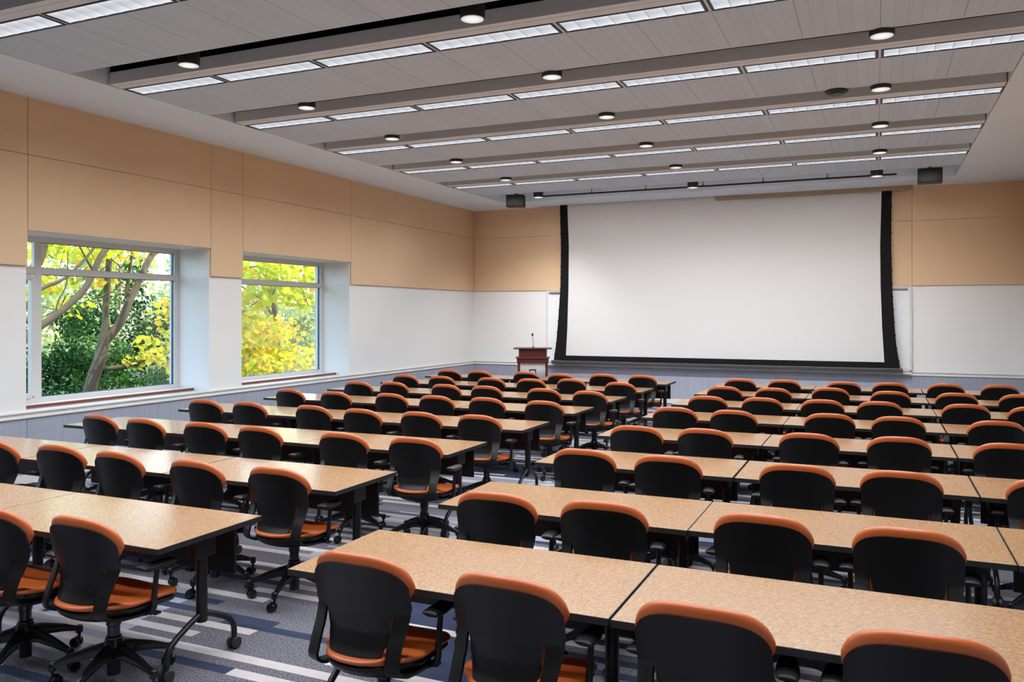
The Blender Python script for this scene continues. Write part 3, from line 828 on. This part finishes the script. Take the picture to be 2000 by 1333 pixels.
tree('forked grey tree with yellow autumn leaves outside first window', (X0, 10.35, -.6),
     [([(X0, 10.35, -.6), (X0, 10.48, .46), (X0, 10.74, 1.19), (X0, 10.80, 1.55)], .125, .095),
      ([(X0, 10.80, 1.45), (X0, 10.86, 2.42), (X0, 10.92, 3.2), (X0-.1, 11.05, 4.2), (X0-.2, 11.0, 6)], .062, .035),
      ([(X0, 10.77, 1.35), (X0+.1, 11.06, 1.75), (X0+.1, 11.26, 2.14), (X0+.1, 11.55, 2.64), (X0, 11.92, 3.1), (X0, 12.6, 3.5), (X0, 13.4, 4.2)], .085, .045),
      ([(X0, 11.28, 2.2), (X0, 11.38, 2.9), (X0, 11.6, 3.8)], .04, .02),
      ([(X0, 11.95, 3.1), (X0, 12.1, 3.5), (X0, 12.3, 4.2)], .035, .02),
      ([(X0, 10.60, .9), (X0+.2, 11.2, .95), (X0+.3, 11.8, 1.2), (X0+.3, 12.5, 1.75), (X0+.3, 13.2, 2.3)], .045, .02)],
     [((X0+.6, 11.75, 1.85), (.4, .45, .4), 75), ((X0+.6, 11.5, 1.35), (.4, .55, .3), 80), ((X0+.7, 12.0, 2.1), (.4, .4, .3), 50),
      ((X0+.4, 11.3, 1.0), (.3, .4, .2), 30), ((X0+.2, 12.4, .95), (.5, .3, .45), 60), ((X0+.5, 11.85, 1.0), (.3, .3, .2), 25),
      ((X0-.3, 10.3, 3.2), (.9, .9, .45), 220), ((X0-.3, 11.4, 3.25), (.9, .8, .45), 190), ((X0, 12.3, 3.6), (.9, .8, .4), 70), ((X0-.6, 9.9, 2.6), (.6, .6, .22), 60), ((X0-.3, 10.75, 2.55), (.5, .4, .25), 45), ((X0-.3, 11.2, 2.6), (.4, .3, .25), 25)],
     M['leaf_yellow'], .135, tw=3, k=1.25)
X1 = X0+1.2
tree('dark leaning tree limb with lime leaves at left of first window', (X1, 7.4, -.6),
     [([(X1, 7.4, -.6), (X1, 7.7, .6), (X1, 8.35, 1.48), (X1, 9.0, 1.95), (X1, 9.45, 2.35), (X1, 9.75, 2.9), (X1, 10.1, 3.3), (X1, 10.4, 4.2)], .075, .04),
      ([(X1, 7.9, 1.0), (X1, 8.5, 2.15), (X1, 9.1, 2.5), (X1, 9.6, 3.0), (X1, 10.0, 3.6)], .04, .015),
      ([(X1, 7.6, .6), (X1-.1, 8.3, 2.2), (X1-.1, 8.68, 2.7), (X1-.1, 8.82, 3.3), (X1-.1, 8.9, 4.5)], .085, .06),
      ([(X1, 8.9, 1.85), (X1, 8.95, 2.1), (X1, 9.1, 2.4), (X1, 9.12, 2.9)], .016, .008),
      ([(X1, 9.6, 2.6), (X1, 9.4, 2.9), (X1, 9.1, 3.4)], .02, .01)],
     [((X1-.5, 9.2, 3.15), (.6, 1.2, .35), 110), ((X1-.8, 9.0, 2.35), (.4, .6, .2), 35), ((X1-.6, 9.7, 2.05), (.4, .3, .2), 16), ((X1-.9, 10.2, 3.2), (.5, .9, .35), 60)], M['leaf_lime'], .13, tw=6, k=1.8)
for i, (x, y, z, rx, ry, rz, n, lab, mk, sz) in enumerate([
        (-15.2, 11.3, .75, .9, 1.3, 1.45, 5200, 'dark green evergreen shrub filling lower left of first window', 'leaf_dark', .10),
        (-16.6, 13.3, 1.1, .8, 1.0, 1.75, 4200, 'tall green conifer behind forked tree in first window', 'leaf_green', .10),
        (-17.2, 15.7, 1.5, .8, 1.0, 2.3, 4200, 'tall dark conifer at right edge of first window', 'leaf_dark', .11),
        (-14.8, 13.6, -.1, .8, 1.2, .95, 2600, 'low green shrub at lower right of first window', 'leaf_green', .10)]):
    cl = [((x, y, z-.3*rz), (rx, ry, rz*.7), n//2)]
    for k in range(9):
        cl.append(((x+rnd.uniform(.1, .6)*rx, y+rnd.uniform(-.8, .8)*ry, z+rnd.uniform(-.7, .75)*rz), (rx*.4, ry*.34, rz*.22), n//16))
    tree(lab, (x, y, -.6), [([(x, y, -.6), (x, y, z-.35*rz)], .06, .03)], cl, M[mk], sz, cat='shrub', name='evergreen_shrub', shape=SIMPLE)
tree('dense yellow and lime maple filling second window', (-14.4, 17.3, -.6),
     [([(-14.4, 17.3, -.6), (-14.4, 17.2, 1.5), (-14.4, 17.0, 3.2), (-14.4, 16.8, 5)], .10, .05),
      ([(-14.3, 17.1, 1.6), (-14.0, 16.3, 2.2), (-13.8, 15.4, 2.5), (-13.7, 14.6, 2.9)], .03, .01),
      ([(-14.3, 17.0, 2.2), (-14.0, 16.1, 2.9), (-13.8, 15.2, 3.1), (-13.7, 14.4, 3.2)], .03, .01)],
     [((-14.0, 15.9, .75), (.9, 1.2, .45), 420), ((-14.0, 15.7, 1.5), (.9, 1.0, .5), 380), ((-14.2, 16.8, 1.3), (.8, .9, .6), 300), ((-14.1, 17.6, .7), (.8, .9, .5), 240), ((-14.2, 15.6, 2.2), (.7, .8, .35), 120)],
     M['leaf_yellow'], .155, tw=3, k=1.05)
tree('lime green leafy tree across top of second window', (-13.4, 13.9, -.6),
     [([(-13.4, 13.9, -.6), (-13.4, 14.0, 2), (-13.4, 14.1, 3.6), (-13.4, 14.8, 4.5)], .10, .05),
      ([(-13.4, 14.1, 3.1), (-13.3, 14.9, 3.0), (-13.2, 15.9, 3.1), (-13.2, 16.8, 3.0)], .025, .01)],
     [((-13.2, 15.4, 2.95), (.7, 1.0, .4), 230), ((-13.2, 16.6, 2.9), (.7, .9, .5), 260), ((-13.2, 15.6, 2.35), (.6, .8, .3), 110), ((-13.1, 16.7, 2.3), (.4, .5, .3), 70)],
     M['leaf_lime'], .20, tw=3)
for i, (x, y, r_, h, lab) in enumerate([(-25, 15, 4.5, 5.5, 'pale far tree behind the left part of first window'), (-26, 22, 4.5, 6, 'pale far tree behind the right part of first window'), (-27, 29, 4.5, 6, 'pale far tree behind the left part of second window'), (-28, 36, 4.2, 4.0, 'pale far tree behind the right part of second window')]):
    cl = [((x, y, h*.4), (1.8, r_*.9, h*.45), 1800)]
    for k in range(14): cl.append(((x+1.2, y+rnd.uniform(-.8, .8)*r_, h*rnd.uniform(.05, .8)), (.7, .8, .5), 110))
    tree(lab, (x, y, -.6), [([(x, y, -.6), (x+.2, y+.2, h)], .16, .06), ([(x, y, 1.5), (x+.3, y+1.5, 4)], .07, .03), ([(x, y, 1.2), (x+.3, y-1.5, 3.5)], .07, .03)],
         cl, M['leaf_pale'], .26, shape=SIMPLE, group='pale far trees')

# ------------------------------------------------------------------ LIGHT
w = bpy.data.worlds.new('sky'); scene.world = w; w.use_nodes = True
nt = w.node_tree; sky = nt.nodes.new('ShaderNodeTexSky'); sky.sky_type = 'NISHITA'; sky.sun_disc = False
sky.sun_elevation = math.radians(40); sky.sun_rotation = math.radians(20); sky.dust_density = 2.5; sky.air_density = 1.0
bg = nt.nodes['Background']; bg.inputs[1].default_value = 1.2
nt.links.new(sky.outputs[0], bg.inputs[0])
sd = bpy.data.lights.new('sun', 'SUN'); sd.energy = 5.5; sd.angle = .01; sd.color = (1, .93, .82)
so_ = bpy.data.objects.new('sun', sd); COL.objects.link(so_)
sv = Vector((.42, -.30, .80)); so_.rotation_euler = sv.to_track_quat('Z', 'Y').to_euler()
def area(name, loc, sx, sy, e, col=(1, 1, 1), rot=(0, 0, 0), spread=None):
    l = bpy.data.lights.new(name, 'AREA'); l.shape = 'RECTANGLE'; l.size = sx; l.size_y = sy; l.energy = e; l.color = col
    if spread: l.spread = spread
    o = bpy.data.objects.new(name, l); COL.objects.link(o); o.location = loc; o.rotation_euler = rot; return o
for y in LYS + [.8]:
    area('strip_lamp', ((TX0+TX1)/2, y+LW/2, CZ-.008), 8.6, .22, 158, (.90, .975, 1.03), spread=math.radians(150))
area('added_wall_fill', ((TX0+TX1)/2, LYS[-1]+.10, CZ-.02), 8.4, .16, 105, (1, .98, .97), rot=(math.radians(50), 0, 0), spread=math.radians(92))  # added light to brighten the upper front wall, not a fitting of the room
for x, y in cans:
    l = bpy.data.lights.new('can_lamp', 'SPOT'); front = y > 15; l.energy = (300 if x < -5 else 30) if front else 52; l.spot_size = math.radians((104 if x < -5 else 150) if front else 90); l.spot_blend = 1. if front else .7; l.shadow_soft_size = .09; l.color = (.98, .985, .97)
    o = bpy.data.objects.new('can_lamp', l); COL.objects.link(o); o.location = (x, y, 4.285); o.rotation_euler = (math.radians(11), math.radians(13), 0) if front and x < -5 else (0, 0, 0)
for a, b in openings:
    p = area('window_portal', (-9.46, (a+b)/2, (SILL+HEAD)/2), b-a, HEAD-SILL, 1, rot=(0, -PI/2, 0)); p.data.size, p.data.size_y = HEAD-SILL, b-a
    p.data.cycles.is_portal = True

# ------------------------------------------------------------------ CAMERA
FPX, YAW, HOR = 1606.2, .4175, 614.8
cd_ = bpy.data.cameras.new('camera'); cam = bpy.data.objects.new('camera', cd_); COL.objects.link(cam)
cd_.sensor_width = 36; cd_.lens = FPX/2000*36; cd_.shift_y = -(666.5-HOR)/2000; cd_.clip_end = 300
cam.location = (0, 0, 1.9); cam.rotation_euler = (PI/2, 0, YAW); scene.camera = cam
scene.view_settings.view_transform = 'Standard'; scene.view_settings.look = 'None'; scene.view_settings.exposure = 0
scene.cycles.use_denoising = True; scene.cycles.denoising_prefilter = 'ACCURATE'; scene.cycles.max_bounces = 10; scene.cycles.diffuse_bounces = 5; scene.cycles.transparent_max_bounces = 16
scene.cycles.sample_clamp_indirect = 6
